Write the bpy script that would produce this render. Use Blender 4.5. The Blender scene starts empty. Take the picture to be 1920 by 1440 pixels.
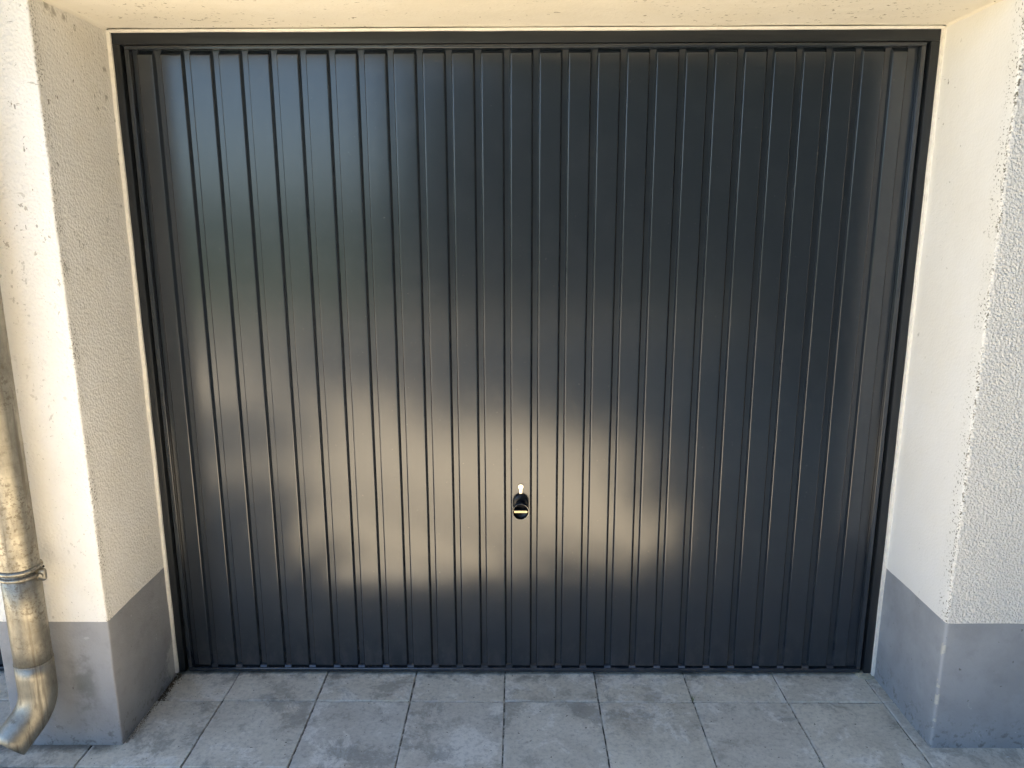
import bpy, bmesh, math, random
import numpy as np
from mathutils import Matrix, Vector, noise as mnoise

random.seed(7)
rng = np.random.default_rng(7)
scene = bpy.context.scene
COL = scene.collection
R = math.radians

# ------------------------------------------------------------------ camera
cam_data = bpy.data.cameras.new("camera")
cam_data.sensor_width = 36.0
cam_data.lens = 36.0 * 1388.6 / 1920.0
cam_data.clip_start = 0.02
cam_data.clip_end = 2000
cam = bpy.data.objects.new("camera", cam_data)
COL.objects.link(cam)
cam.matrix_world = (Matrix.Translation((-0.0194, -2.3998, 1.5892))
                    @ Matrix.Rotation(0.0084, 4, 'Z')
                    @ Matrix.Rotation(R(90) - 0.2102, 4, 'X')
                    @ Matrix.Rotation(-0.0025, 4, 'Z'))
scene.camera = cam

# ------------------------------------------------------------------ sky, sun, exposure
SUN_EL = R(61)
SUN_DIR = Vector((0.999, 0.030))            # horizontal direction TOWARDS the sun (behind the garage, to the right)
SUN_DIR.normalize()
world = bpy.data.worlds.new("World")
scene.world = world
world.use_nodes = True
wn = world.node_tree
bg = wn.nodes["Background"]
sky = wn.nodes.new("ShaderNodeTexSky")
sky.sky_type = 'NISHITA'
sky.sun_disc = False
sky.sun_elevation = SUN_EL
sky.sun_rotation = math.atan2(SUN_DIR.x, SUN_DIR.y)
sky.altitude = 200
sky.air_density = 1.0
sky.dust_density = 0.5
sky.ozone_density = 2.2
wn.links.new(sky.outputs[0], bg.inputs[0])
bg.inputs[1].default_value = 0.07

sun_data = bpy.data.lights.new("sun", 'SUN')
sun_data.energy = 5.0
sun_data.angle = R(0.53)
sun_data.color = (1.0, 0.93, 0.82)
sun = bpy.data.objects.new("sun", sun_data)
COL.objects.link(sun)
d = -Vector((SUN_DIR.x * math.cos(SUN_EL), SUN_DIR.y * math.cos(SUN_EL), math.sin(SUN_EL)))
sun.rotation_euler = d.to_track_quat('-Z', 'Y').to_euler()
sun.location = (6, 6, 12)

vs = scene.view_settings
vs.view_transform = 'Standard'
vs.look = 'None'
vs.gamma = 1.0
vs.use_curve_mapping = False
vs.exposure = 3.12
scene.cycles.use_denoising = True
scene.cycles.max_bounces = 6
scene.cycles.diffuse_bounces = 4
scene.cycles.glossy_bounces = 3
scene.cycles.sample_clamp_indirect = 8.0

# ------------------------------------------------------------------ node helper
class Mat:
    def __init__(self, name, rough=0.8, ior=1.45, metallic=0.0):
        self.m = bpy.data.materials.new(name)
        self.m.use_nodes = True
        self.t = self.m.node_tree
        self.b = self.t.nodes["Principled BSDF"]
        self.b.inputs["Roughness"].default_value = rough
        self.b.inputs["IOR"].default_value = ior
        self.b.inputs["Metallic"].default_value = metallic
        self._pos = None

    def new(self, k):
        return self.t.nodes.new(k)

    def link(self, a, b):
        self.t.links.new(a, b)

    def put(self, sock, v):
        if isinstance(v, bpy.types.NodeSocket):
            self.link(v, sock)
        elif isinstance(v, (tuple, list)):
            sock.default_value = (*v, 1.0) if len(v) == 3 and len(sock.default_value) == 4 else v
        else:
            sock.default_value = v

    @property
    def pos(self):
        if self._pos is None:
            self._pos = self.new("ShaderNodeNewGeometry").outputs["Position"]
        return self._pos

    def obj(self):
        return self.new("ShaderNodeTexCoord").outputs["Object"]

    def rand(self):
        return self.new("ShaderNodeObjectInfo").outputs["Random"]

    def xyz(self, v=None):
        n = self.new("ShaderNodeSeparateXYZ")
        self.link(v or self.pos, n.inputs[0])
        return n.outputs

    def mathn(self, op, a, b=0.0, c=None, clamp=False):
        n = self.new("ShaderNodeMath")
        n.operation = op
        n.use_clamp = clamp
        self.put(n.inputs[0], a)
        self.put(n.inputs[1], b)
        if c is not None:
            self.put(n.inputs[2], c)
        return n.outputs[0]

    def mul(self, a, b): return self.mathn('MULTIPLY', a, b)
    def add(self, a, b): return self.mathn('ADD', a, b)
    def sub(self, a, b): return self.mathn('SUBTRACT', a, b)
    def mx(self, a, b): return self.mathn('MAXIMUM', a, b)

    def step(self, v, lo, hi):
        n = self.new("ShaderNodeMapRange")
        n.interpolation_type = 'SMOOTHSTEP'
        self.put(n.inputs["Value"], v)
        n.inputs["From Min"].default_value = lo
        n.inputs["From Max"].default_value = hi
        return n.outputs[0]

    def vec(self, scale, off=(0, 0, 0), v=None, rot=(0, 0, 0)):
        n = self.new("ShaderNodeMapping")
        self.link(v or self.pos, n.inputs[0])
        n.inputs["Scale"].default_value = scale
        n.inputs["Location"].default_value = off
        n.inputs["Rotation"].default_value = rot
        return n.outputs[0]

    def noise(self, scale, detail=2.0, rough=0.5, v=None, dist=0.0):
        n = self.new("ShaderNodeTexNoise")
        self.link(v or self.pos, n.inputs["Vector"])
        n.inputs["Scale"].default_value = scale
        n.inputs["Detail"].default_value = detail
        n.inputs["Roughness"].default_value = rough
        n.inputs["Distortion"].default_value = dist
        return n.outputs[0]

    def vor(self, scale, v=None, rnd=1.0, feature='F1', out="Distance"):
        n = self.new("ShaderNodeTexVoronoi")
        n.feature = feature
        self.link(v or self.pos, n.inputs["Vector"])
        n.inputs["Scale"].default_value = scale
        n.inputs["Randomness"].default_value = rnd
        return n.outputs[out]

    def mix(self, f, a, b):
        n = self.new("ShaderNodeMix")
        n.data_type = 'RGBA'
        self.put(n.inputs[0], f)
        self.put(n.inputs[6], a)
        self.put(n.inputs[7], b)
        return n.outputs[2]

    def ramp(self, f, stops):
        n = self.new("ShaderNodeValToRGB")
        self.link(f, n.inputs[0])
        e = n.color_ramp.elements
        while len(e) < len(stops):
            e.new(0.5)
        for i, (p_, c) in enumerate(stops):
            e[i].position = p_
            e[i].color = (*c, 1)
        return n.outputs[0]

    def bump(self, h, strength=0.5, dist=0.002, normal=None):
        n = self.new("ShaderNodeBump")
        n.inputs["Strength"].default_value = strength
        n.inputs["Distance"].default_value = dist
        self.link(h, n.inputs["Height"])
        if normal is not None:
            self.link(normal, n.inputs["Normal"])
        return n.outputs[0]

    def out(self, color=None, rough=None, normal=None):
        if color is not None:
            self.put(self.b.inputs["Base Color"], color)
        if rough is not None:
            self.put(self.b.inputs["Roughness"], rough)
        if normal is not None:
            self.link(normal, self.b.inputs["Normal"])
        return self.m


# geometry constants (metres), from the camera solve
HW = 1.25          # half width of the door frame
HT = 2.164         # top of the door frame
JX = 1.2585        # jamb planes
ZS = 2.174         # soffit
FY = -0.376        # front face of the piers
HP = 0.425         # top of the painted plinth
PW = 0.339         # pier width
ROOF = 2.44
PS, PX0, PY0 = 0.3221, -0.067, -0.1513   # paver grid

# ------------------------------------------------------------------ materials
def specks(M, scale, thr, stretch=(1, 1, 1), off=(0, 0, 0), soft=0.02):
    """small irregular dark specks: 1 inside a speck"""
    n = M.noise(scale, 3.0, 0.65, M.vec(stretch, off))
    return M.step(n, thr, thr + soft)

def mat_stucco(name, grain, coarse, base, dirt=1.0, kind=""):
    M = Mat(name, 0.9)
    x, y, z = M.xyz()
    big = M.noise(2.2, 4.0, 0.6)
    mid = M.noise(14.0, 3.0, 0.6)
    col = M.mix(M.step(big, 0.35, 0.7), base, tuple(c * f for c, f in zip(base, (0.95, 0.935, 0.90))))
    col = M.mix(M.mul(M.step(mid, 0.45, 0.75), 0.28), col, tuple(c * f for c, f in zip(base, (0.90, 0.88, 0.83))))
    # grime: fewer, larger marks high up, plus fine peppering
    high = M.step(z, 0.9, 2.1)
    clump = M.step(M.noise(3.5, 2.0, 0.5, M.vec((1, 1, 1), (5.1, 2.2, 9.4))), 0.47, 0.66)
    s1 = M.mul(specks(M, 60, 0.635, (1, 1, 0.75)), M.mul(clump, M.add(0.25, M.mul(high, 0.75))))
    s2 = M.mul(specks(M, 34, 0.69, (1, 1, 0.6), (3, 1, 7)), M.add(0.35, M.mul(high, 0.6)))
    s3 = M.mul(specks(M, 130, 0.675, (1, 1, 0.8), (1, 8, 2)), 0.6)
    s4 = M.mul(specks(M, 24, 0.69, (0.5, 0.5, 2.2), (9, 4, 1)), M.mul(high, 0.6))
    d_ = M.mx(M.mx(s1, s2), M.mx(s3, s4))
    if kind == "left":
        # algae dots that follow the outer corner of the reveal
        e = M.mathn('ABSOLUTE', M.sub(y, FY + 0.012))
        band = M.mul(M.sub(1.0, M.step(e, 0.004, 0.030)), M.step(x, -JX - 0.006, -JX + 0.0))
        breaks = M.step(M.noise(4.0, 2.0, 0.6, M.vec((0, 0, 1), (0, 0, 3.3))), 0.40, 0.56)
        dots = M.step(M.noise(170, 2.0, 0.6), 0.52, 0.60)
        d_ = M.mx(d_, M.mul(M.mul(band, breaks), M.mul(dots, 0.95)))
        # one mouldy clump high on the reveal
        for (cy, cz, r) in ((-0.30, 2.165, 0.028), (-0.272, 2.150, 0.018), (-0.225, 2.148, 0.013), (-0.05, 1.97, 0.016), (-0.04, 2.05, 0.014), (-0.10, 1.93, 0.010)):
            dd = M.new("ShaderNodeVectorMath")
            dd.operation = 'DISTANCE'
            M.link(M.vec((0, 1, 1)), dd.inputs[0])
            dd.inputs[1].default_value = (0, cy, cz)
            q = M.add(dd.outputs["Value"], M.mul(M.sub(M.noise(90, 3, 0.7), 0.5), r * 2.6))
            d_ = M.mx(d_, M.mul(M.sub(1.0, M.step(q, r * 0.15, r * 0.9)), 0.62))
    if kind == "right":
        e = M.mathn('ABSOLUTE', M.sub(x, JX + 0.004))
        wob = M.mul(M.sub(M.noise(9.0, 3, 0.6), 0.5), 0.07)
        band = M.sub(1.0, M.step(M.mathn('ABSOLUTE', M.add(M.sub(y, FY + 0.02), wob)), 0.003, 0.024))
        band = M.mul(band, M.sub(1.0, M.step(e, 0.02, 0.05)))
        dots = M.step(M.noise(190, 2.0, 0.6), 0.55, 0.63)
        d_ = M.mx(d_, M.mul(M.mul(band, dots), 0.85))
    # dirt rising from and settling above the plinth
    col = M.mix(M.mul(d_, dirt * 0.82), col, (0.15, 0.125, 0.075))
    g = M.noise(grain, 3.0, 0.62)
    v = M.vor(grain * 0.55, None, 1.0)
    h = M.add(M.mul(g, 0.7), M.mul(v, 0.6))
    nrm = M.bump(h, min(1.0, coarse), 0.0035 if coarse > 0.6 else 0.0022)
    nrm = M.bump(M.noise(11, 3, 0.55), 0.35, 0.006, nrm)
    return M.out(col, 0.92, nrm)

CREAM = (0.80, 0.775, 0.725)
m_stucco_left = mat_stucco("fine stucco, mould specks", 190, 0.75, CREAM, 1.0, "left")
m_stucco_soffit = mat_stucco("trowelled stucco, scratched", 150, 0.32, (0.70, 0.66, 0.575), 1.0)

def mat_stucco_right():
    """smooth reveal, coarse roughcast on the street face, ragged border between"""
    M = Mat("roughcast with smooth reveal", 0.9)
    x, y, z = M.xyz()
    wob = M.mul(M.sub(M.noise(7.0, 4, 0.7), 0.5), 0.055)
    facef = M.step(M.add(M.sub(x, JX + 0.006), M.add(M.mul(M.sub(FY + 0.012, y), 1.0), wob)), -0.012, 0.014)
    facef = M.mx(facef, M.step(x, JX + 0.02, JX + 0.03))
    big = M.noise(2.2, 4.0, 0.6)
    c0 = M.mix(M.step(big, 0.35, 0.7), (0.73, 0.72, 0.695), (0.70, 0.68, 0.635))
    g = M.noise(210, 3.0, 0.65)
    pits = M.step(g, 0.56, 0.66)
    c1 = M.mix(M.mul(pits, 0.45), (0.70, 0.68, 0.64), (0.37, 0.35, 0.30))
    col = M.mix(facef, c0, c1)
    high = M.step(z, 0.9, 2.1)
    clump = M.step(M.noise(3.5, 2.0, 0.5, M.vec((1, 1, 1), (1.1, 6.2, 3.4))), 0.47, 0.66)
    s1 = M.mul(specks(M, 60, 0.675, (1, 1, 0.75)), M.mul(clump, M.add(0.2, M.mul(high, 0.7))))
    s2 = M.mul(specks(M, 34, 0.725, (1, 1, 0.6), (3, 1, 7)), M.add(0.25, M.mul(high, 0.6)))
    s3 = M.mul(specks(M, 120, 0.72, (1, 1, 0.8), (1, 8, 2)), 0.5)
    d_ = M.mx(M.mx(s1, s2), s3)
    edge = M.mul(M.step(facef, 0.05, 0.3), M.sub(1.0, M.step(facef, 0.55, 0.98)))
    nearc = M.sub(1.0, M.step(M.mathn('ABSOLUTE', M.sub(y, FY + 0.012)), 0.02, 0.05))
    dots = M.step(M.noise(170, 2.0, 0.6), 0.50, 0.58)
    br = M.step(M.noise(5.0, 2.0, 0.6, M.vec((0, 0, 1))), 0.38, 0.5)
    d_ = M.mx(d_, M.mul(M.mul(M.mul(edge, dots), M.mul(nearc, br)), 0.95))
    side = M.mul(M.mul(M.sub(1.0, facef), nearc), M.mul(M.step(M.noise(150, 2.0, 0.6, M.vec((1, 1, 1), (4, 4, 4))), 0.60, 0.66), 0.9))
    d_ = M.mx(d_, M.mul(side, br))
    col = M.mix(d_, col, (0.12, 0.11, 0.08))
    rough_h = M.add(M.mul(g, 0.9), M.mul(M.vor(135), 0.8))
    fine_h = M.add(M.mul(M.noise(130, 3.0, 0.6), 0.22), 0.66)
    h = M.new("ShaderNodeMix")
    M.put(h.inputs[0], facef)
    M.put(h.inputs[2], fine_h)
    M.put(h.inputs[3], rough_h)
    nrm = M.bump(h.outputs[0], 1.0, 0.0045)
    nrm = M.bump(M.noise(11, 3, 0.55), 0.3, 0.006, nrm)
    return M.out(col, 0.92, nrm)
m_stucco_right = mat_stucco_right()

def mat_plinth(name, chips=False, coarse=0.5, base=(0.235, 0.24, 0.25)):
    M = Mat(name, 0.75)
    x, y, z = M.xyz()
    a = M.noise(5.0, 5.0, 0.65)
    col = M.mix(M.step(a, 0.35, 0.68), base, tuple(c * 1.22 for c in base))
    col = M.mix(M.mul(M.step(M.noise(22, 3, 0.6), 0.5, 0.8), 0.35), col, tuple(c * 0.72 for c in base))
    low = M.sub(1.0, M.step(z, 0.0, 0.16))
    # splashed dirt along the foot
    sp = M.mul(M.step(M.noise(40, 4, 0.7), 0.50, 0.68), low)
    col = M.mix(M.mul(sp, 0.75), col, (0.10, 0.095, 0.085))
    # scuffs and lime spots
    wh = M.mul(M.step(M.noise(26, 3.0, 0.7, M.vec((1, 1, 1), (2, 5, 1))), 0.70, 0.74), M.add(0.25, M.mul(low, 0.75)))
    col = M.mix(wh, col, (0.55, 0.56, 0.56))
    dk = M.step(M.noise(55, 2.0, 0.6, M.vec((1, 1, 1), (7, 7, 1))), 0.73, 0.76)
    col = M.mix(M.mul(dk, 0.8), col, (0.10, 0.10, 0.10))
    if chips:
        e = M.add(M.mathn('ABSOLUTE', M.sub(x, JX)), M.mathn('ABSOLUTE', M.sub(y, FY)))
        ch = M.mul(M.sub(1.0, M.step(e, 0.003, 0.013)), M.step(M.noise(22, 4, 0.7), 0.57, 0.62))
        col = M.mix(M.mul(ch, 0.8), col, (0.50, 0.47, 0.40))
    else:
        # lime bloom at the foot of the reveal next to the door frame, algae plus the downpipe's soft shadow painted beside it
        dd = M.new("ShaderNodeVectorMath")
        dd.operation = 'DISTANCE'
        M.link(M.vec((1, 1, 0.55)), dd.inputs[0])
        dd.inputs[1].default_value = (-JX, -0.02, 0.035)
        q = M.add(dd.outputs["Value"], M.mul(M.sub(M.noise(35, 4, 0.7), 0.5), 0.09))
        col = M.mix(M.mul(M.sub(1.0, M.step(q, 0.028, 0.05)), 0.75), col, (0.50, 0.49, 0.46))
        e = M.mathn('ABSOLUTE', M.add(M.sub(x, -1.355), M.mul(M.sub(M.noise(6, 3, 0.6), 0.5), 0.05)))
        algae_shadow = M.mul(M.sub(1.0, M.step(e, 0.01, 0.055)), M.step(M.noise(9, 4, 0.7), 0.42, 0.62))
        algae_shadow = M.mul(algae_shadow, M.mul(M.step(z, 0.05, 0.15), M.sub(1.0, M.step(z, 0.30, 0.42))))
        algae_shadow = M.mul(algae_shadow, M.sub(1.0, M.step(y, FY, FY + 0.01)))
        col = M.mix(M.mul(algae_shadow, 0.5), col, (0.075, 0.08, 0.062))
    g = M.noise(190, 3.0, 0.6)
    nrm = M.bump(g, coarse, 0.0028)
    nrm = M.bump(M.noise(9, 3, 0.55), 0.35, 0.006, nrm)
    return M.out(col, 0.72, nrm)
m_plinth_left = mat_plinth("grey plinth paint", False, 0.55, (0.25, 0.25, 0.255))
m_plinth_right = mat_plinth("grey plinth paint, chipped", True, 0.22, (0.25, 0.262, 0.28))

def mat_door():
    M = Mat("anthracite coil coated steel", 0.22, 1.62)
    o = M.obj()
    n1 = M.noise(2.6, 2.0, 0.5, M.vec((1.0, 1.0, 0.35)))
    n2 = M.noise(900, 2.0, 0.5)
    nrm = M.bump(n1, 0.25, 0.004)
    nrm = M.bump(n2, 0.05, 0.0004, nrm)
    dust = M.noise(7, 5, 0.7)
    col = M.mix(M.step(dust, 0.4, 0.75), (0.017, 0.0225, 0.030), (0.020, 0.0255, 0.033))
    z = M.xyz()[2]
    foot = M.mul(M.sub(1.0, M.step(z, 0.03, 0.22)), M.step(M.noise(28, 5, 0.7, M.vec((1, 1, 0.5))), 0.42, 0.68))
    col = M.mix(M.mul(foot, 0.05), col, (0.30, 0.28, 0.25))
    spk = M.step(M.noise(150, 2, 0.6), 0.765, 0.785)
    col = M.mix(M.mul(spk, 0.25), col, (0.35, 0.33, 0.30))
    rough = M.add(0.185, M.mul(M.step(dust, 0.45, 0.8), 0.04))
    return M.out(col, rough, nrm)
m_door = mat_door()

def mat_frame():
    M = Mat("anthracite frame paint", 0.38, 1.36)
    nrm = M.bump(M.noise(500, 2, 0.5), 0.08, 0.0005)
    return M.out((0.019, 0.022, 0.026), 0.36, nrm)
m_frame = mat_frame()

def simple(name, col, rough=0.6, metallic=0.0, ior=1.45, nscale=None, nstr=0.2, var=0.12):
    M = Mat(name, rough, ior, metallic)
    n = M.noise(nscale or 40, 4, 0.6)
    c = M.mix(M.step(n, 0.35, 0.7), col, tuple(k * (1 - var) for k in col))
    nrm = M.bump(M.noise((nscale or 40) * 4, 3, 0.6), nstr, 0.001)
    return M.out(c, rough, nrm)

m_black_plastic = simple("black plastic", (0.008, 0.008, 0.009), 0.3, ior=1.38, nscale=200, nstr=0.04)
m_chrome = simple("polished nickel", (0.86, 0.83, 0.77), 0.10, 1.0, nscale=300, nstr=0.02)
m_brushed = simple("brushed nickel", (0.62, 0.60, 0.54), 0.28, 1.0, nscale=300, nstr=0.05)
m_sealant = simple("cream acrylic sealant", (0.80, 0.77, 0.70), 0.6, nscale=60, nstr=0.25)
m_putty = simple("beige filler", (0.42, 0.37, 0.27), 0.9, nscale=90, nstr=0.8, var=0.3)
m_roof = simple("bitumen roofing", (0.07, 0.07, 0.07), 0.9, nscale=60, nstr=0.5)
m_inside = simple("dark inner render", (0.25, 0.25, 0.24), 0.9)

def mat_zinc():
    M = Mat("weathered galvanised zinc", 0.4, 1.45, 1.0)
    x, y, z = M.xyz()
    a = M.noise(14, 6, 0.72, M.vec((1, 1, 0.4)))
    col = M.mix(M.step(a, 0.35, 0.65), (0.37, 0.345, 0.285), (0.25, 0.23, 0.19))
    up = M.step(z, 0.28, 0.5)
    sp = M.mul(M.step(M.noise(85, 4, 0.72), 0.50, 0.60), M.step(M.noise(7, 3, 0.6), 0.40, 0.56))
    col = M.mix(M.mul(M.mul(sp, up), 0.5), col, (0.13, 0.10, 0.065))
    streak = M.step(M.noise(26, 4, 0.65, M.vec((1.6, 1.6, 0.06))), 0.52, 0.66)
    col = M.mix(M.mul(streak, 0.6), col, (0.15, 0.13, 0.10))
    bands = M.step(M.noise(18, 3, 0.6, M.vec((0.2, 0.2, 5.0))), 0.52, 0.70)
    col = M.mix(M.mul(bands, 0.3), col, (0.21, 0.18, 0.13))
    rough = M.add(0.40, M.mul(M.mx(M.mx(sp, streak), M.step(a, 0.3, 0.7)), 0.22))
    nrm = M.bump(M.noise(38, 4, 0.6), 0.25, 0.002)
    return M.out(col, rough, nrm)
m_zinc = mat_zinc()

def mat_paver():
    M = Mat("concrete paver", 0.85)
    rnd = M.rand()
    # shift the pattern from paver to paver so that stains do not run across joints
    cx = M.new("ShaderNodeCombineXYZ")
    M.put(cx.inputs[0], M.mul(rnd, 3.0))
    M.put(cx.inputs[1], M.mul(rnd, 7.0))
    M.put(cx.inputs[2], M.mul(rnd, 11.0))
    va = M.new("ShaderNodeVectorMath")
    M.link(M.pos, va.inputs[0])
    M.link(cx.outputs[0], va.inputs[1])
    sv = va.outputs[0]
    y = M.xyz()[1]
    a = M.add(M.mul(M.noise(4.2, 8.0, 0.72, sv, 0.5), 0.75), M.mul(M.noise(46, 4.0, 0.7), 0.25))
    col = M.ramp(a, [(0.30, (0.40, 0.36, 0.285)), (0.43, (0.55, 0.50, 0.405)), (0.57, (0.65, 0.60, 0.495)), (0.72, (0.72, 0.67, 0.565))])
    tint = M.mix(M.mul(rnd, 1.0), (0.90, 0.90, 0.92), (1.08, 1.06, 1.02))
    mm = M.new("ShaderNodeMix")
    mm.data_type = 'RGBA'
    mm.blend_type = 'MULTIPLY'
    mm.inputs[0].default_value = 1.0
    M.link(col, mm.inputs[6])
    M.link(tint, mm.inputs[7])
    col = mm.outputs[2]
    # lime bloom: pale clouds with ragged edges, strongest in the row against the door
    bl = M.add(M.noise(5.5, 10.0, 0.74, M.vec((1, 1, 1), (3.7, 0.9, 2.0), sv), 0.4), M.mul(M.step(y, -0.28, -0.02), 0.035))
    col = M.mix(M.mul(M.step(bl, 0.535, 0.585), 0.62), col, (0.79, 0.745, 0.65))
    # brownish worn spots
    br = M.step(M.noise(7.5, 6.0, 0.7, M.vec((1, 1, 1), (8.7, 5.9, 2.0), sv)), 0.54, 0.66)
    col = M.mix(M.mul(br, 0.45), col, (0.25, 0.22, 0.17))
    dst = M.step(M.noise(3.6, 10.0, 0.78, M.vec((1, 1, 1), (1.7, 9.9, 4.0), sv), 0.3), 0.52, 0.60)
    col = M.mix(M.mul(dst, 0.5), col, (0.20, 0.185, 0.155))
    fine = M.noise(75, 5, 0.72)
    col = M.mix(M.mul(M.step(fine, 0.45, 0.70), 0.42), col, (0.24, 0.225, 0.195))
    w = M.step(M.noise(64, 3, 0.7, M.vec((1, 1, 1), (2, 2, 2))), 0.685, 0.72)
    col = M.mix(M.mul(w, 0.8), col, (0.60, 0.59, 0.57))
    dk = M.step(M.noise(82, 2, 0.6, M.vec((1, 1, 1), (6, 1, 2))), 0.70, 0.73)
    col = M.mix(M.mul(dk, 0.9), col, (0.045, 0.04, 0.03))
    # grimy strip under the door and dusty joints
    g0 = M.mul(M.step(y, -0.05, 0.0), M.step(M.noise(14, 4, 0.7), 0.45, 0.62))
    col = M.mix(M.mul(g0, 0.55), col, (0.085, 0.08, 0.075))
    # washed-up grime at the foot of the left pier, around the downpipe outlet
    xw = M.xyz()[0]
    gq = M.add(M.sub(FY, y), M.mul(M.sub(M.noise(13, 5, 0.72), 0.5), 0.10))
    gm = M.mul(M.sub(1.0, M.step(gq, 0.0, 0.055)), M.mul(M.sub(1.0, M.step(xw, -JX - 0.06, -JX + 0.02)), M.step(M.sub(FY, y), -0.03, 0.0)))
    col = M.mix(M.mul(gm, 0.8), col, (0.07, 0.064, 0.055))
    oy = M.xyz(M.obj())
    ed = M.mx(M.mathn('ABSOLUTE', oy[0]), M.mathn('ABSOLUTE', oy[1]))
    edg = M.mul(M.step(ed, PS / 2 - 0.016, PS / 2 - 0.003), M.step(M.noise(24, 4, 0.7), 0.48, 0.60))
    col = M.mix(M.mul(edg, 0.55), col, (0.68, 0.65, 0.58))
    nrm = M.bump(M.add(fine, M.mul(M.noise(260, 3, 0.6), 0.6)), 0.32, 0.0015)
    nrm = M.bump(M.noise(10, 4, 0.6), 0.3, 0.003, nrm)
    return M.out(col, M.add(0.72, M.mul(a, 0.2)), nrm)
m_paver = mat_paver()

def mat_bed():
    M = Mat("joint sand", 0.95)
    a = M.noise(30, 5, 0.7)
    col = M.ramp(a, [(0.38, (0.05, 0.045, 0.035)), (0.48, (0.17, 0.155, 0.125)), (0.57, (0.52, 0.48, 0.41))])
    ms = M.step(M.noise(9, 4, 0.7), 0.58, 0.66)
    col = M.mix(M.mul(ms, 0.6), col, (0.075, 0.085, 0.035))
    return M.out(col, 0.95, M.bump(M.noise(200, 4, 0.7), 0.8, 0.003))
m_bed = mat_bed()

def mat_driveway():
    M = Mat("pale sandy concrete", 0.9)
    a = M.noise(1.2, 6, 0.65)
    col = M.ramp(a, [(0.3, (0.66, 0.56, 0.41)), (0.55, (0.72, 0.62, 0.46)), (0.75, (0.75, 0.66, 0.51))])
    col = M.mix(M.mul(M.step(M.noise(60, 4, 0.7), 0.5, 0.75), 0.35), col, (0.34, 0.30, 0.24))
    return M.out(col, 0.9, M.bump(M.noise(120, 4, 0.7), 0.5, 0.004))
m_driveway = mat_driveway()

def mat_ground():
    M = Mat("meadow ground", 0.95)
    a = M.noise(0.8, 6, 0.65)
    col = M.ramp(a, [(0.3, (0.025, 0.040, 0.014)), (0.55, (0.04, 0.058, 0.02)), (0.75, (0.06, 0.065, 0.03))])
    return M.out(col, 0.95, M.bump(M.noise(30, 4, 0.7), 0.8, 0.03))
m_ground = mat_ground()

def mat_leaf(name, c1, c2):
    M = Mat(name, 0.55)
    col = M.mix(M.step(M.noise(3.5, 3, 0.6), 0.3, 0.7), c1, c2)
    m = M.out(col, 0.5)
    M.b.inputs["Transmission Weight"].default_value = 0.0
    return m
m_leaf = mat_leaf("broad leaves", (0.035, 0.060, 0.014), (0.075, 0.105, 0.028))
m_leaf_dark = mat_leaf("hedge leaves", (0.014, 0.025, 0.008), (0.028, 0.042, 0.013))
m_bark = simple("bark", (0.11, 0.085, 0.06), 0.9, nscale=30, nstr=1.0, var=0.5)
m_soil = simple("crumbly soil", (0.12, 0.085, 0.052), 0.95, nscale=120, nstr=1.0, var=0.55)
m_grass = simple("grass blade", (0.16, 0.21, 0.05), 0.6, nscale=60, nstr=0.1)

# ------------------------------------------------------------------ mesh helpers
def link(name, verts, faces, mat, parent=None, smooth=False, loc=None):
    me = bpy.data.meshes.new(name)
    me.from_pydata([tuple(v) for v in verts], [], faces)
    me.materials.append(mat)
    if smooth:
        me.polygons.foreach_set("use_smooth", [True] * len(me.polygons))
    me.update()
    o = bpy.data.objects.new(name, me)
    COL.objects.link(o)
    if loc is not None:
        o.location = loc
    if parent is not None:
        o.parent = parent
    return o

def from_bm(name, bm, mat, parent=None, smooth=None):
    bmesh.ops.recalc_face_normals(bm, faces=bm.faces)
    me = bpy.data.meshes.new(name)
    bm.to_mesh(me)
    bm.free()
    me.materials.append(mat)
    if smooth is not None:
        me.polygons.foreach_set("use_smooth", [True] * len(me.polygons))
        me.set_sharp_from_angle(angle=smooth)
    o = bpy.data.objects.new(name, me)
    COL.objects.link(o)
    if parent is not None:
        o.parent = parent
    return o

def bm_box(bm, lo, hi, bevel=0.0, seg=2):
    g = bmesh.ops.create_cube(bm, size=1.0)
    vs_ = g["verts"]
    for v in vs_:
        v.co = Vector([lo[i] + (v.co[i] + 0.5) * (hi[i] - lo[i]) for i in range(3)])
    if bevel > 0:
        ed = {e for v in vs_ for e in v.link_edges}
        bmesh.ops.bevel(bm, geom=list(ed), offset=bevel, segments=seg, profile=0.5, affect='EDGES')

def box(name, lo, hi, mat, parent=None, bevel=0.0, seg=2):
    bm = bmesh.new()
    bm_box(bm, lo, hi, bevel, seg)
    return from_bm(name, bm, mat, parent, R(40) if bevel else None)

def empty(name, loc=(0, 0, 0)):
    o = bpy.data.objects.new(name, None)
    o.empty_display_size = 0.2
    COL.objects.link(o)
    o.location = loc
    return o

def tag(o, label=None, cat=None, group=None, kind=None):
    if label: o["label"] = label
    if cat: o["category"] = cat
    if group: o["group"] = group
    if kind: o["kind"] = kind
    return o

def copy_tree(o, parent=None):
    c = o.copy()
    COL.objects.link(c)
    c.parent = parent
    for ch in list(o.children):
        copy_tree(ch, c)
    return c

def wob(x, y, z, f, a):
    v = mnoise.noise_vector(Vector((x * f, y * f, z * f)))
    return v * a

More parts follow.
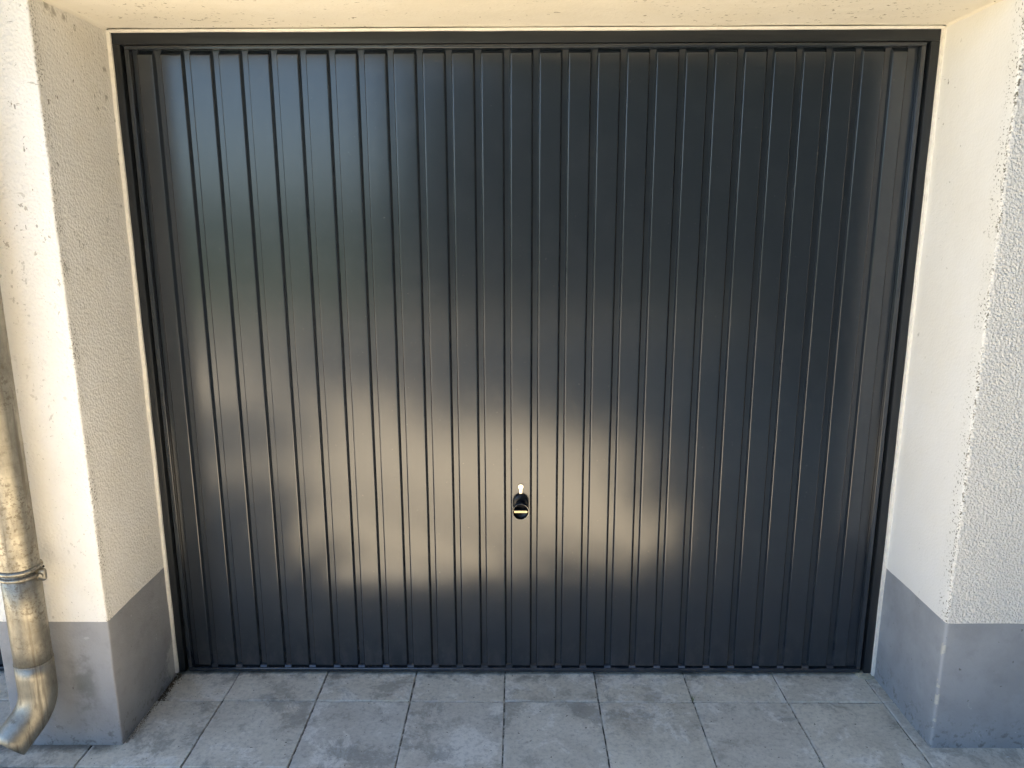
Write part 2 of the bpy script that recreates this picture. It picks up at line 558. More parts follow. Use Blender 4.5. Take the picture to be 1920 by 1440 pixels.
def profile_sheet(name, pts, axis, t0, t1, dt, mat, parent, amp=0.0011, edge_amp=0.0):
    """pts: 2D outline (open). Swept along axis 'z' (pts are x,y) or 'x' (pts are y,z). Wobbled so that faces and corners are not ruler straight."""
    n = max(2, int(round((t1 - t0) / dt)) + 1)
    ts = np.linspace(t0, t1, n)
    verts, faces = [], []
    for t in ts:
        for (a, b) in pts:
            p_ = (a, b, t) if axis == 'z' else (t, a, b)
            w = wob(*p_, 5.0, amp * 1.6) + wob(*p_, 21.0, amp * 0.7) + wob(*p_, 60.0, amp * 0.45)
            if axis == 'z':
                w.z *= 0.6
            if axis == 'z' and abs(t - HP) < 1e-6:      # hand painted upper edge of the plinth
                w.z = 0.0016 * mnoise.noise(Vector((p_[0] * 9, p_[1] * 9, 3.0))) + 0.0009 * mnoise.noise(Vector((p_[0] * 40, p_[1] * 40, 7.0)))
            verts.append((p_[0] + w.x, p_[1] + w.y, p_[2] + w.z))
    k = len(pts)
    for i in range(n - 1):
        for j in range(k - 1):
            q = i * k + j
            faces.append((q, q + 1, q + k + 1, q + k))
    o = link(name, verts, faces, mat, parent, True)
    bm = bmesh.new()
    bm.from_mesh(o.data)
    bmesh.ops.recalc_face_normals(bm, faces=bm.faces)
    bm.to_mesh(o.data)
    bm.free()
    return o

def round_outline(corners, radii, step):
    """polyline through corners with rounded inner corners and regular points between"""
    pts = []
    P = [Vector(c) for c in corners]
    cur = P[0]
    segs = []
    for i in range(1, len(P)):
        if i < len(P) - 1:
            r = radii[i - 1]
            a = (P[i] - P[i - 1]).normalized()
            b = (P[i + 1] - P[i]).normalized()
            s, e = P[i] - a * r, P[i] + b * r
            segs.append((cur, s))
            arc = []
            for q in range(1, 5):
                t = q / 5
                arc.append((s * (1 - t) ** 2 + P[i] * 2 * t * (1 - t) + e * t * t))
            segs.append(arc)
            cur = e
        else:
            segs.append((cur, P[i]))
    for s in segs:
        if isinstance(s, tuple):
            n = max(1, int((s[1] - s[0]).length / step))
            for q in range(n + 1):
                pts.append(tuple(s[0].lerp(s[1], q / n)))
        else:
            pts += [tuple(v) for v in s]
    return pts

# ------------------------------------------------------------------ setting: ground
def sheet(name, x0, x1, y0, y1, z, mat):
    return link(name, [(x0, y0, z), (x1, y0, z), (x1, y1, z), (x0, y1, z)], [(0, 1, 2, 3)], mat)

tag(sheet("ground", -900, 900, -900, 900, -0.055, m_ground), kind="structure")
tag(sheet("driveway", -9.0, 7.0, -9.5, -0.70, -0.004, m_driveway), kind="structure")
paving = tag(sheet("paving", -4.6, 4.6, -0.80, 0.35, -0.0048, m_bed), kind="structure")

# unseen wooded ridge, added to darken the low sky mirrored in the door
hv, hf = [], []
NX = 120
for i in range(NX + 1):
    x = -320 + 640 * i / NX
    h = 5.6 + 2.2 * mnoise.noise(Vector((x * 0.03, 1.7, 0))) + 1.1 * mnoise.noise(Vector((x * 0.17, 5.7, 0)))
    for (yy, zz) in ((-62, -0.06), (-70, h * 0.55), (-80, h), (-140, h * 1.2)):
        hv.append((x, yy + 4 * mnoise.noise(Vector((x * 0.05, yy, 2))), zz))
    if i:
        q = (i - 1) * 4
        for j in range(3):
            hf.append((q + j, q + j + 4, q + j + 5, q + j + 1))
tag(link("added_ridge", hv, hf, m_leaf_dark, None, True), kind="structure")

def paver_mesh(i):
    rr = random.Random(100 + i)
    h = PS / 2 - 0.0021
    ring = []
    n = 5
    for s in range(4):
        for q in range(n):
            t = -h + 2 * h * q / n
            j = rr.uniform(-0.0011, 0.0008) if q else -0.0012
            k = 0.0012          # the joints that run along the door are a little wider
            if s == 0: ring.append((t, -h + k - j))
            elif s == 1: ring.append((h + j, t * (1 - k / h)))
            elif s == 2: ring.append((-t, h - k + j))
            else: ring.append((-h - j, -t * (1 - k / h)))
    verts, faces = [], []
    for (sc, z) in ((1.0, -0.030), (1.0, -0.0022), (0.9915, 0.0)):
        for (x, y) in ring:
            verts.append((x * sc, y * sc, z))
    m = len(ring)
    for l in range(2):
        for q in range(m):
            a, b = l * m + q, l * m + (q + 1) % m
            faces.append((a, b, b + m, a + m))
    faces.append(tuple(2 * m + q for q in range(m)))
    me = bpy.data.meshes.new("paver")
    me.from_pydata(verts, [], faces)
    me.materials.append(m_paver)
    return me

pav = [paver_mesh(i) for i in range(8)]
for ix in range(-12, 12):
    for iy in range(-1, 2):
        o = bpy.data.objects.new("paver", pav[random.randrange(8)])
        COL.objects.link(o)
        o.parent = paving
        o.location = (PX0 + (ix + 0.5) * PS, PY0 - (iy + 0.5) * PS, random.uniform(-0.0016, 0.0016))
        o.rotation_euler = (random.uniform(-.002, .002), random.uniform(-.002, .002), random.randrange(2) * R(180) + random.uniform(-.002, .002))

# ------------------------------------------------------------------ garage building
bld = empty("garage_building", (0, 0, 0))
tag(bld, "cream stuccoed garage with grey painted plinth around the dark ribbed door", "garage")

def pier(x0, x1, m_wall, m_pl, r=0.007):
    """a pier between two openings: jamb - front - jamb"""
    out = round_outline([(x1, 0.16), (x1, FY), (x0, FY), (x0, 0.16)], [r, r], 0.02)
    profile_sheet("wall", out, 'z', HP, ROOF - 0.06, 0.02, m_wall, bld)
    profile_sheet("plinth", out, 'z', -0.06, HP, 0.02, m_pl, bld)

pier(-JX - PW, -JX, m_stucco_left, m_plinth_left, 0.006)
XL2 = -JX - PW - 2 * JX
pier(XL2 - PW, XL2, m_stucco_left, m_plinth_left, 0.006)
outr = round_outline([(4.4, 5.4), (4.4, FY), (JX, FY), (JX, 0.16)], [0.007, 0.010], 0.02)
profile_sheet("wall", outr, 'z', HP, ROOF - 0.06, 0.02, m_stucco_right, bld)
profile_sheet("plinth", outr, 'z', -0.06, HP, 0.02, m_plinth_right, bld)

def lintel(xa, xb):
    out = round_outline([(0.16, ZS), (FY, ZS), (FY, ROOF - 0.06)], [0.008], 0.02)
    profile_sheet("lintel", out, 'x', xa, xb, 0.03, m_stucco_soffit, bld)
lintel(-JX, JX)
lintel(XL2, -JX - PW)
# coved corner between reveal and soffit
for sgn in (-1, 1):
    pts = []
    r = 0.016
    for q in range(6):
        a = q / 5 * math.pi / 2
        pts.append((sgn * (JX - r + r * math.cos(a)) + sgn * 0.0015, ZS - r + r * math.sin(a) + 0.0015))
    ys = np.linspace(FY + 0.006, -0.012, 14)
    verts = [(p_[0], y_, p_[1]) for y_ in ys for p_ in pts]
    faces = [(i * 6 + j, i * 6 + j + 1, (i + 1) * 6 + j + 1, (i + 1) * 6 + j) for i in range(13) for j in range(5)]
    link("corner_cove", verts, faces, m_stucco_soffit, bld, True)

box("rear_wall", (XL2 - PW, 5.2, -0.05), (4.39, 5.4, ROOF - 0.07), m_inside, bld)
box("side_wall", (XL2 - PW + 0.002, 0.155, -0.05), (XL2 - PW + 0.2, 5.19, ROOF - 0.07), m_inside, bld)
box("partition_wall", (-JX - PW + 0.07, 0.155, -0.05), (-JX - 0.07, 5.19, ROOF - 0.07), m_inside, bld)
box("partition_wall", (JX + 0.07, 0.165, -0.05), (JX + 0.2, 5.19, ROOF - 0.07), m_inside, bld)
box("roof", (XL2 - PW - 0.3, FY - 0.30, ROOF - 0.065), (4.7, 5.7, ROOF), m_roof, bld, 0.006)

# thin plaster lip / sealant between frame and render (three sides)
def strip(lo, hi, along):
    """slightly wavy bead"""
    n = 60
    verts, faces = [], []
    for i in range(n + 1):
        t = i / n
        if along == 'z':
            z = lo[2] + (hi[2] - lo[2]) * t
            a = mnoise.noise(Vector((lo[0] * 7, 0.3, z * 9))) * 0.0016
            b = mnoise.noise(Vector((lo[0] * 7, 4.3, z * 14))) * 0.0010
            x0, x1, y0, y1 = lo[0], hi[0], lo[1] + b, hi[1]
            if lo[0] < 0: x1 += a
            else: x0 -= a
            ring = [(x0, y1, z), (x0, y0, z), (x1, y0 + 0.002, z), (x1, y1, z)]
        else:
            x = lo[0] + (hi[0] - lo[0]) * t
            a = mnoise.noise(Vector((x * 6, 2.2, 1.0))) * 0.0014
            b = mnoise.noise(Vector((x * 9, 7.2, 1.0))) * 0.0010
            ring = [(x, hi[1], lo[2] + a), (x, lo[1] + b, lo[2] + a), (x, lo[1] + b, hi[2]), (x, hi[1], hi[2])]
        verts += ring
        if i:
            q = (i - 1) * 4
            for j in range(4):
                faces.append((q + j, q + (j + 1) % 4, q + 4 + (j + 1) % 4, q + 4 + j))
    faces += [(0, 1, 2, 3), tuple(n * 4 + j for j in range(4))]
    o = link("sealant_bead", verts, faces, m_sealant, bld, False)
    bm = bmesh.new(); bm.from_mesh(o.data)
    bmesh.ops.recalc_face_normals(bm, faces=bm.faces)
    bm.to_mesh(o.data); bm.free()
strip((-JX - 0.004, -0.010, 0.012), (-HW + 0.001, 0.02, HT + 0.004), 'z')
strip((HW - 0.001, -0.010, 0.0), (JX + 0.004, 0.02, HT + 0.004), 'z')
strip((-HW, -0.009, HT - 0.001), (HW, 0.02, HT + 0.0062), 'x')

# filler lump under the right leg of the frame
def lump(name, c, r, mat, parent, seed):
    bm = bmesh.new()
    bmesh.ops.create_icosphere(bm, subdivisions=3, radius=1.0)
    for v in bm.verts:
        n = mnoise.noise(v.co * 2.3 + Vector((seed, 0, 0))) * 0.22
        v.co = Vector((c[0] + v.co.x * r[0] * (1 + n), c[1] + v.co.y * r[1] * (1 + n), c[2] + v.co.z * r[2] * (1 + n)))
    return from_bm(name, bm, mat, parent, R(80))
lump("filler", (JX - 0.026, 0.012, 0.001), (0.034, 0.034, 0.011), m_putty, bld, 3.0)

# ------------------------------------------------------------------ garage door
def make_door():
    root = empty("garage_door", (0, 0, 0))
    D0 = 0.002     # leaf rail front
    FL = 0.0215     # groove floor
    PF = 0.0095    # raised panel face
    # fixed frame: two posts and a head
    fz0 = 0.012
    box("frame_post", (-HW, 0.0, fz0), (-HW + 0.0235, 0.07, HT - 0.0345), m_frame, root, 0.0012)
    box("frame_post", (HW - 0.0265, 0.0, fz0), (HW, 0.07, HT - 0.0345), m_frame, root, 0.0012)
    box("frame_head", (-HW, 0.0, HT - 0.034), (HW, 0.07, HT), m_frame, root, 0.0012)
    # leaf outline
    lx0, lx1 = -HW + 0.0345, HW - 0.0385
    lz0, lz1 = 0.010, HT - 0.0365
    rw = 0.0145
    box("leaf_rail", (lx0, D0, lz1 - 0.0105), (lx1, 0.05, lz1), m_door, root, 0.0018, 3)
    box("leaf_rail", (lx0, D0, lz0), (lx1, 0.05, lz0 + 0.016), m_door, root, 0.0042, 4)
    box("leaf_stile", (lx0, D0, lz0 + 0.0162), (lx0 + rw, 0.05, lz1 - 0.0107), m_door, root, 0.0018, 3)
    box("leaf_stile", (lx1 - rw, D0, lz0 + 0.0162), (lx1, 0.05, lz1 - 0.0107), m_door, root, 0.0018, 3)
    # backing sheet = the groove floors
    sx0, sx1 = lx0 + rw + 0.001, lx1 - rw - 0.001
    box("leaf_sheet", (sx0, FL, lz0 + 0.017), (sx1, FL + 0.004, lz1 - 0.011), m_door, root)
    # black rubber gap closers behind the frame joints
    box("seal", (-HW + 0.024, 0.045, fz0), (-HW + 0.034, 0.06, HT - 0.036), m_black_plastic, root)
    box("seal", (HW - 0.038, 0.045, fz0), (HW - 0.027, 0.06, HT - 0.036), m_black_plastic, root)
    # raised ribs, each one a pressed panel with rounded bends
    pitch, xc = 0.0891, -0.0095
    zb, zt = lz0 + 0.0195, lz1 - 0.0115

    def rib(xa, xb):
        run, r = 0.0042, 0.0020
        rl, rr_ = 0.0034, 0.0054
        prof = [(xa - rl - 0.0010, FL + 0.0005), (xa - rl, FL - 0.0006)]
        # bend up to the face
        def bend(p0, p1, p2, n=3):
            return [((1 - t) ** 2 * p0[0] + 2 * t * (1 - t) * p1[0] + t * t * p2[0],
                     (1 - t) ** 2 * p0[1] + 2 * t * (1 - t) * p1[1] + t * t * p2[1]) for t in [q / n for q in range(n + 1)]]
        dx, dy = run, FL - PF
        L = math.hypot(dx, dy)
        ux, uy = dx / L, dy / L
        prof += bend((xa - ux * r, PF + uy * r), (xa, PF), (xa + r * 1.4, PF), 4) + [(xa + r * 1.4 + 0.0012, PF)]
        nmid = 4
        for q in range(1, nmid):
            t = q / nmid
            prof.append((xa + (xb - xa) * t, PF - 0.00012 * math.sin(math.pi * t)))
        prof += [(xb - r * 1.4 - 0.0012, PF)] + bend((xb - r * 1.4, PF), (xb, PF), (xb + ux * r, PF + uy * r), 4)
        prof += [(xb + rr_, FL - 0.0006), (xb + rr_ + 0.0010, FL + 0.0005)]
        zs = [(zb, 0.0), (zb + 0.0030, 0.80), (zb + 0.0045, 1.0), (zb + 0.0060, 1.0)]
        zs += [(zb + 0.0060 + (zt - 0.0230 - zb) * q / 6, 1.0) for q in range(1, 6)]
        zs += [(zt - 0.0170, 1.0), (zt - 0.0145, 1.0), (zt - 0.013, 0.93), (zt, 0.0)]
        verts, faces = [], []
        cxm = (xa + xb) / 2
        for (z, f) in zs:
            for (x, y) in prof:
                yy = FL + 0.0005 + (y - FL - 0.0005) * f
                verts.append((x, yy, z))
        k = len(prof)
        for i in range(len(zs) - 1):
            for j in range(k - 1):
                q = i * k + j
                faces.append((q, q + 1, q + k + 1, q + k))
        o = link("rib", verts, faces, m_door, root, True)
        o.data.set_sharp_from_angle(angle=R(50))
        return o
    for k in range(-12, 13):
        c = xc + k * pitch
        rib(c - 0.0318, c + 0.0318)
    rib(xc - 13 * pitch - 0.0138, xc - 13 * pitch + 0.0318)
    rib(xc + 13 * pitch - 0.0318, xc + 13 * pitch + 0.0118)
    # the groove floors turn out onto the bottom rail: one small sloping tab per groove
    gw = pitch - 2 * 0.0318 - 0.0015
    zt0, zt1 = lz0 + 0.0150, lz0 + 0.0255
    tv = [(-gw / 2, 0.0060, zt0), (gw / 2, 0.0060, zt0), (gw / 2, 0.0125, zt0 + 0.0062), (-gw / 2, 0.0125, zt0 + 0.0062), (gw / 2 - 0.004, FL - 0.0004, zt1), (-gw / 2 + 0.004, FL - 0.0004, zt1)]
    tme = bpy.data.meshes.new("groove_tab")
    tme.from_pydata(tv, [], [(0, 1, 2, 3), (3, 2, 4, 5)])
    tme.materials.append(m_door)
    for k in range(-13, 13):
        o = bpy.data.objects.new("groove_tab", tme)
        COL.objects.link(o)
        o.parent = root
        o.location = (xc + (k + 0.5) * pitch + 0.001, 0, 0)
    return root, xc, PF

door, DXC, DPF = make_door()
tag(door, "anthracite vertically ribbed up-and-over garage door with knob handle in the middle", "garage door")

def disc_stack(name, rings, mat, parent, n=40, cap0=True, cap1=True, smooth=R(35)):
    """rings: list of (cx, y, cz, rx, rz) -> surface of revolution about the Y axis (stadium when rx, rz differ)"""
    verts, faces = [], []
    for (cx, y, cz, rx, rz) in rings:
        for q in range(n):
            a = 2 * math.pi * q / n
            verts.append((cx + rx * math.cos(a), y, cz + rz * math.sin(a)))
    for i in range(len(rings) - 1):
        for q in range(n):
            a, b = i * n + q, i * n + (q + 1) % n
            faces.append((a, b, b + n, a + n))
    if cap0: faces.append(tuple(range(n)))
    if cap1: faces.append(tuple(range((len(rings) - 1) * n, len(rings) * n)))
    bm = bmesh.new()
    me = bpy.data.meshes.new("t"); me.from_pydata(verts, [], faces)
    bm.from_mesh(me); bpy.data.meshes.remove(me)
    return from_bm(name, bm, mat, parent, smooth)

def make_handle(parent):
    cx, cz = DXC - 0.001, 0.652
    h = empty("handle", (0, 0, 0))
    h.parent = parent
    # stadium escutcheon
    def stadium(r, z0, z1, n=16):
        pts = []
        for q in range(n + 1):
            a = math.pi * q / n
            pts.append((r * math.cos(a), z1 + r * math.sin(a)))
        for q in range(n + 1):
            a = math.pi + math.pi * q / n
            pts.append((r * math.cos(a), z0 + r * math.sin(a)))
        return pts
    verts, faces = [], []
    levels = [(0.0275, DPF + 0.0005), (0.0275, DPF - 0.005), (0.0262, DPF - 0.0095), (0.0225, DPF - 0.0125), (0.012, DPF - 0.0140)]
    for (r, y) in levels:
        for (px, pz) in stadium(r, cz - 0.010, cz + 0.012):
            verts.append((cx + px, y, pz))
    k = 34
    for i in range(len(levels) - 1):
        for q in range(k):
            a, b = i * k + q, i * k + (q + 1) % k
            faces.append((a, b, b + k, a + k))
    faces.append(tuple(range((len(levels) - 1) * k, len(levels) * k)))
    o = link("escutcheon", verts, faces, m_black_plastic, h, True)
    bm = bmesh.new(); bm.from_mesh(o.data); bmesh.ops.recalc_face_normals(bm, faces=bm.faces); bm.to_mesh(o.data); bm.free()
    # knob: shaft + drum with a grip recess
    kz = cz - 0.006
    y0 = DPF - 0.012
    disc_stack("knob", [(cx, y0, kz, 0.021, 0.021), (cx, y0 - 0.016, kz, 0.021, 0.021), (cx, y0 - 0.022, kz, 0.0275, 0.0275),
                        (cx, y0 - 0.040, kz, 0.0288, 0.0288), (cx, y0 - 0.043, kz, 0.0283, 0.0283), (cx, y0 - 0.044, kz, 0.0262, 0.0262),
                        (cx, y0 - 0.032, kz, 0.0238, 0.0238), (cx, y0 - 0.028, kz, 0.0180, 0.0180)], m_black_plastic, h)
    disc_stack("knob_ring", [(cx, y0 - 0.0436, kz, 0.0276, 0.0276), (cx, y0 - 0.0452, kz, 0.0273, 0.0273), (cx, y0 - 0.0450, kz, 0.0265, 0.0265), (cx, y0 - 0.0432, kz, 0.0262, 0.0262)],
               simple("dull chrome edge", (0.36, 0.35, 0.33), 0.25, 1.0, nscale=300, nstr=0.02), h, cap0=False, cap1=False)
    # grip bar across the recess, tilted upper face catches the ground light
    bm = bmesh.new()
    bm_box(bm, (cx - 0.0236, y0 - 0.0425, kz - 0.0050), (cx + 0.0236, y0 - 0.030, kz + 0.0050), 0.0016, 3)
    bar = from_bm("grip_bar", bm, m_black_plastic, h, R(40))
    bm = bmesh.new()
    bm_box(bm, (cx - 0.0225, y0 - 0.0434, kz - 0.0042), (cx + 0.0225, y0 - 0.0423, kz + 0.0036), 0.0005, 1)
    from_bm("grip_plate", bm, simple("brass toned plate", (0.34, 0.29, 0.20), 0.3, 1.0, nscale=300, nstr=0.05), bar, R(40))
    # row of small stamped marks on the plate
    bm = bmesh.new()
    xx = cx - 0.0165
    rr = random.Random(4)
    for q in range(9):
        w = rr.uniform(0.0016, 0.0026)
        bm_box(bm, (xx, y0 - 0.04355, kz - 0.0012), (xx + w, y0 - 0.0433, kz + 0.0007))
        xx += w + 0.0015
    from_bm("stamped_marks", bm, simple("dark engraving", (0.22, 0.17, 0.10), 0.6), bar)
    # profile cylinder above
    lk = empty("lock_cylinder", (0, 0, 0))
    lk.parent = parent
    zt = cz + 0.064
    def euro(f):
        pts = []
        R1, w = 0.0088 * f, 0.0050 * f
        a0 = -math.acos(0) - math.asin(min(1, w / R1)) * -1
        n = 22
        st = -math.pi / 2 + math.asin(w / R1)
        en = 1.5 * math.pi - math.asin(w / R1)
        for q in range(n + 1):
            a = st + (en - st) * q / n
            pts.append((R1 * math.cos(a), R1 * math.sin(a)))
        for q in range(7):
            a = math.pi + math.pi * q / 6
            pts.append((w * math.cos(a), -0.0215 + w * math.sin(a)))
        return pts
    p1 = euro(1.0)
    verts = [(cx + a, DPF + 0.0005, zt + b) for a, b in p1] + [(cx + a, DPF - 0.0042, zt + b) for a, b in p1] + [(cx + a * 0.95, DPF - 0.0048, zt + b * 0.985) for a, b in p1]
    k = len(p1)
    faces = []
    for i in range(2):
        for q in range(k):
            a, b = i * k + q, i * k + (q + 1) % k
            faces.append((a, b, b + k, a + k))
    faces.append(tuple(range(2 * k, 3 * k)))
    o = link("cylinder_body", verts, faces, m_brushed, lk, False)
    bm = bmesh.new(); bm.from_mesh(o.data); bmesh.ops.recalc_face_normals(bm, faces=bm.faces); bm.to_mesh(o.data); bm.free()
    bm = bmesh.new()
    bm_box(bm, (cx - 0.0006, DPF - 0.00495, zt - 0.0042), (cx + 0.0006, DPF - 0.0040, zt + 0.0028))
    bm_box(bm, (cx - 0.0013, DPF - 0.00490, zt + 0.0006), (cx + 0.0013, DPF - 0.0041, zt + 0.0027))
    from_bm("keyway", bm, m_black_plastic, lk)
make_handle(door)

left_door = copy_tree(door)
left_door.location = (-JX * 2 - PW, 0, 0)
tag(left_door, "neighbouring dark garage door, a bit of its foot seen behind the downpipe at the left edge", "garage door")

# ------------------------------------------------------------------ downpipe
def tube(name, path, radii, mat, parent, n=32, cap_end=False, wall=0.0):
    P = [Vector(p_) for p_ in path]
    verts, faces = [], []
    up = Vector((1, 0, 0))
    prev_n = None
    for i, p_ in enumerate(P):
        t = (P[min(i + 1, len(P) - 1)] - P[max(i - 1, 0)]).normalized()
        nrm = (up - t * up.dot(t)).normalized() if prev_n is None else (prev_n - t * prev_n.dot(t)).normalized()
        prev_n = nrm
        b = t.cross(nrm)
        r = radii[i] if isinstance(radii, (list, tuple)) else radii
        for q in range(n):
            a = 2 * math.pi * q / n
            verts.append(p_ + (nrm * math.cos(a) + b * math.sin(a)) * r)
    for i in range(len(P) - 1):
        for q in range(n):
            a, c = i * n + q, i * n + (q + 1) % n
            faces.append((a, c, c + n, a + n))
    o = link(name, verts, faces, mat, parent, True)
    bm = bmesh.new(); bm.from_mesh(o.data); bmesh.ops.recalc_face_normals(bm, faces=bm.faces); bm.to_mesh(o.data); bm.free()
    o.data.set_sharp_from_angle(angle=R(45))
    if wall:
        md = o.modifiers.new("wall", 'SOLIDIFY')
        md.thickness = wall
        md.offset = -1
    return o

pipe = empty("downpipe", (-1.447, -0.447, 0))
tag(pipe, "weathered galvanised rain downpipe with elbow outlet fixed to the left pier", "downpipe")
def P_(x, y, z): return (x, y, z)      # local to the pipe axis
tube("upper_pipe", [P_(0, 0, z) for z in (2.44, 1.8, 1.2, 0.9, 0.645, 0.640)], 0.0515, m_zinc, pipe, wall=0.001)
tube("lower_pipe", [P_(0, 0, z) for z in (0.652, 0.5, 0.40, 0.318)], 0.0498, m_zinc, pipe, wall=0.001)
# elbow: bends away from the wall and to the left
dirh = Vector((-0.50, -0.866, 0)).normalized()
path, rad = [], []
Rb = 0.115
for z in (0.345, 0.300, 0.262):
    path.append((0, 0, z)); rad.append(0.0508)
A = R(52)
for q in range(15):
    a = A * q / 14
    off = Rb * (1 - math.cos(a))
    path.append((dirh.x * off, dirh.y * off, 0.252 - Rb * math.sin(a))); rad.append(0.0508)
end = Vector(path[-1])
tdir = Vector((dirh.x * math.sin(A), dirh.y * math.sin(A), -math.cos(A)))
for t_ in (0.02, 0.05, 0.070):
    path.append(tuple(end + tdir * t_)); rad.append(0.0508)
tube("elbow", path, rad, m_zinc, pipe, wall=0.0015)
def torus_ring(name, z, rr, r, mat, parent, tilt=0.0):
    verts, faces = [], []
    n, m = 40, 10
    for i in range(n):
        a = 2 * math.pi * i / n
        for j in range(m):
            b = 2 * math.pi * j / m
            x = (rr + r * math.cos(b)) * math.cos(a)
            y = (rr + r * math.cos(b)) * math.sin(a)
            verts.append((x, y, z + r * 1.05 * math.sin(b) + tilt * x))
    for i in range(n):
        for j in range(m):
            faces.append((i * m + j, ((i + 1) % n) * m + j, ((i + 1) % n) * m + (j + 1) % m, i * m + (j + 1) % m))
    return link(name, verts, faces, mat, parent, True)
torus_ring("socket_bead", 0.637, 0.0515, 0.0065, m_zinc, pipe)
cl = torus_ring("clamp_band", 0.6175, 0.0505, 0.0058, m_zinc, pipe)
torus_ring("elbow_bead", 0.343, 0.0502, 0.0016, m_zinc, pipe)
# clamp ear with bolt on the right-hand side
bm = bmesh.new()
bm_box(bm, (0.050, -0.006, 0.600), (0.076, -0.0025, 0.632), 0.006, 3)
ear = from_bm("clamp_ear", bm, m_zinc, cl, R(40))
disc_stack("bolt", [(0.063, -0.0105, 0.616, 0.0055, 0.0055), (0.063, -0.0060, 0.616, 0.0065, 0.0065)], m_zinc, cl, 6)
bm = bmesh.new()
bm_box(bm, (0.046, 0.0005, 0.600), (0.072, 0.004, 0.632), 0.006, 3)
from_bm("clamp_ear", bm, m_zinc, cl, R(40))
tube("wall_spike", [(0.020, 0.046, 0.606), (0.020, 0.075, 0.606)], 0.0034, simple("rusty dark steel", (0.06, 0.05, 0.04), 0.6, 0.6), cl, 12)

# ------------------------------------------------------------------ dirt, soil, weeds
def crumbs(name, n, fn, mat, label):
    verts, faces = [], []
    for i in range(n):
        (x, y, z, s) = fn(i)
        k = len(verts)
        a = random.uniform(0, 6.28)
        tip = [(math.cos(a + q * 2.094) * s * random.uniform(.6, 1.2), math.sin(a + q * 2.094) * s * random.uniform(.6, 1.2)) for q in range(3)]
        for (dx, dy) in tip:
            verts.append((x + dx, y + dy, z - 0.002))
        verts.append((x + random.uniform(-.3, .3) * s, y + random.uniform(-.3, .3) * s, z + s * random.uniform(.5, 1.0)))
        verts.append((x + random.uniform(-.5, .5) * s, y + random.uniform(-.5, .5) * s, z + s * random.uniform(.3, .8)))
        faces += [(k, k + 1, k + 3), (k + 1, k + 2, k + 4), (k + 1, k + 4, k + 3), (k + 2, k, k + 3), (k + 2, k + 3, k + 4)]
    o = link(name, verts, faces, mat)
    return tag(o, label, "soil", kind="stuff")

def f_left(i):
    t = random.random()
    y = FY + 0.01 + (0.37) * t
    w = 0.006 + 0.014 * max(0, mnoise.noise(Vector((y * 11, 3, 1))) + 0.35) + 0.008 * t
    return (-JX + 0.001 + abs(random.gauss(0, 1)) * w * 0.55, y, random.uniform(-0.0005, 0.001), random.uniform(0.001, 0.0032))
crumbs("soil", 1500, f_left, m_soil, "brown crumbly soil along the foot of the left reveal")
def f_front(i):
    x = random.uniform(-JX - PW - 0.05, -JX + 0.01)
    w = 0.007 + 0.014 * max(0, mnoise.noise(Vector((x * 9, 8, 1))) + 0.4)
    return (x, FY - 0.001 - abs(random.gauss(0, 1)) * w * 0.6, 0.0, random.uniform(0.0008, 0.0026))
crumbs("soil", 1300, f_front, simple("dark grit", (0.045, 0.041, 0.035), 0.95, nscale=150, var=0.4), "dark grit along the foot of the left pier under the downpipe")

def tuft(name, c, n, h, label):
    verts, faces = [], []
    for i in range(n):
        a = random.uniform(0, 6.28)
        l = h * random.uniform(.5, 1)
        lean = random.uniform(.3, .9)
        w = 0.0011
        px, py = -math.sin(a) * w, math.cos(a) * w
        k = len(verts)
        for q in range(4):
            t = q / 3
            x = c[0] + math.cos(a) * l * lean * t * t + random.uniform(-.001, .001)
            y = c[1] + math.sin(a) * l * lean * t * t
            z = c[2] + l * t * (1 - .3 * lean * t)
            s = 1 - t * .85
            verts += [(x + px * s, y + py * s, z), (x - px * s, y - py * s, z)]
            if q: faces.append((k + q * 2 - 2, k + q * 2 - 1, k + q * 2 + 1, k + q * 2))
    return tag(link(name, verts, faces, m_grass), label, "weed")
tuft("grass_weed", (PX0 + 2 * PS, PY0 + 0.004, 0.0), 9, 0.026, "tiny green weed growing in the paver joint right of centre")
tuft("grass_weed", (PX0 + 3 * PS - 0.008, -0.44, 0.0), 5, 0.018, "thin dry blade in the paver joint at the bottom right")

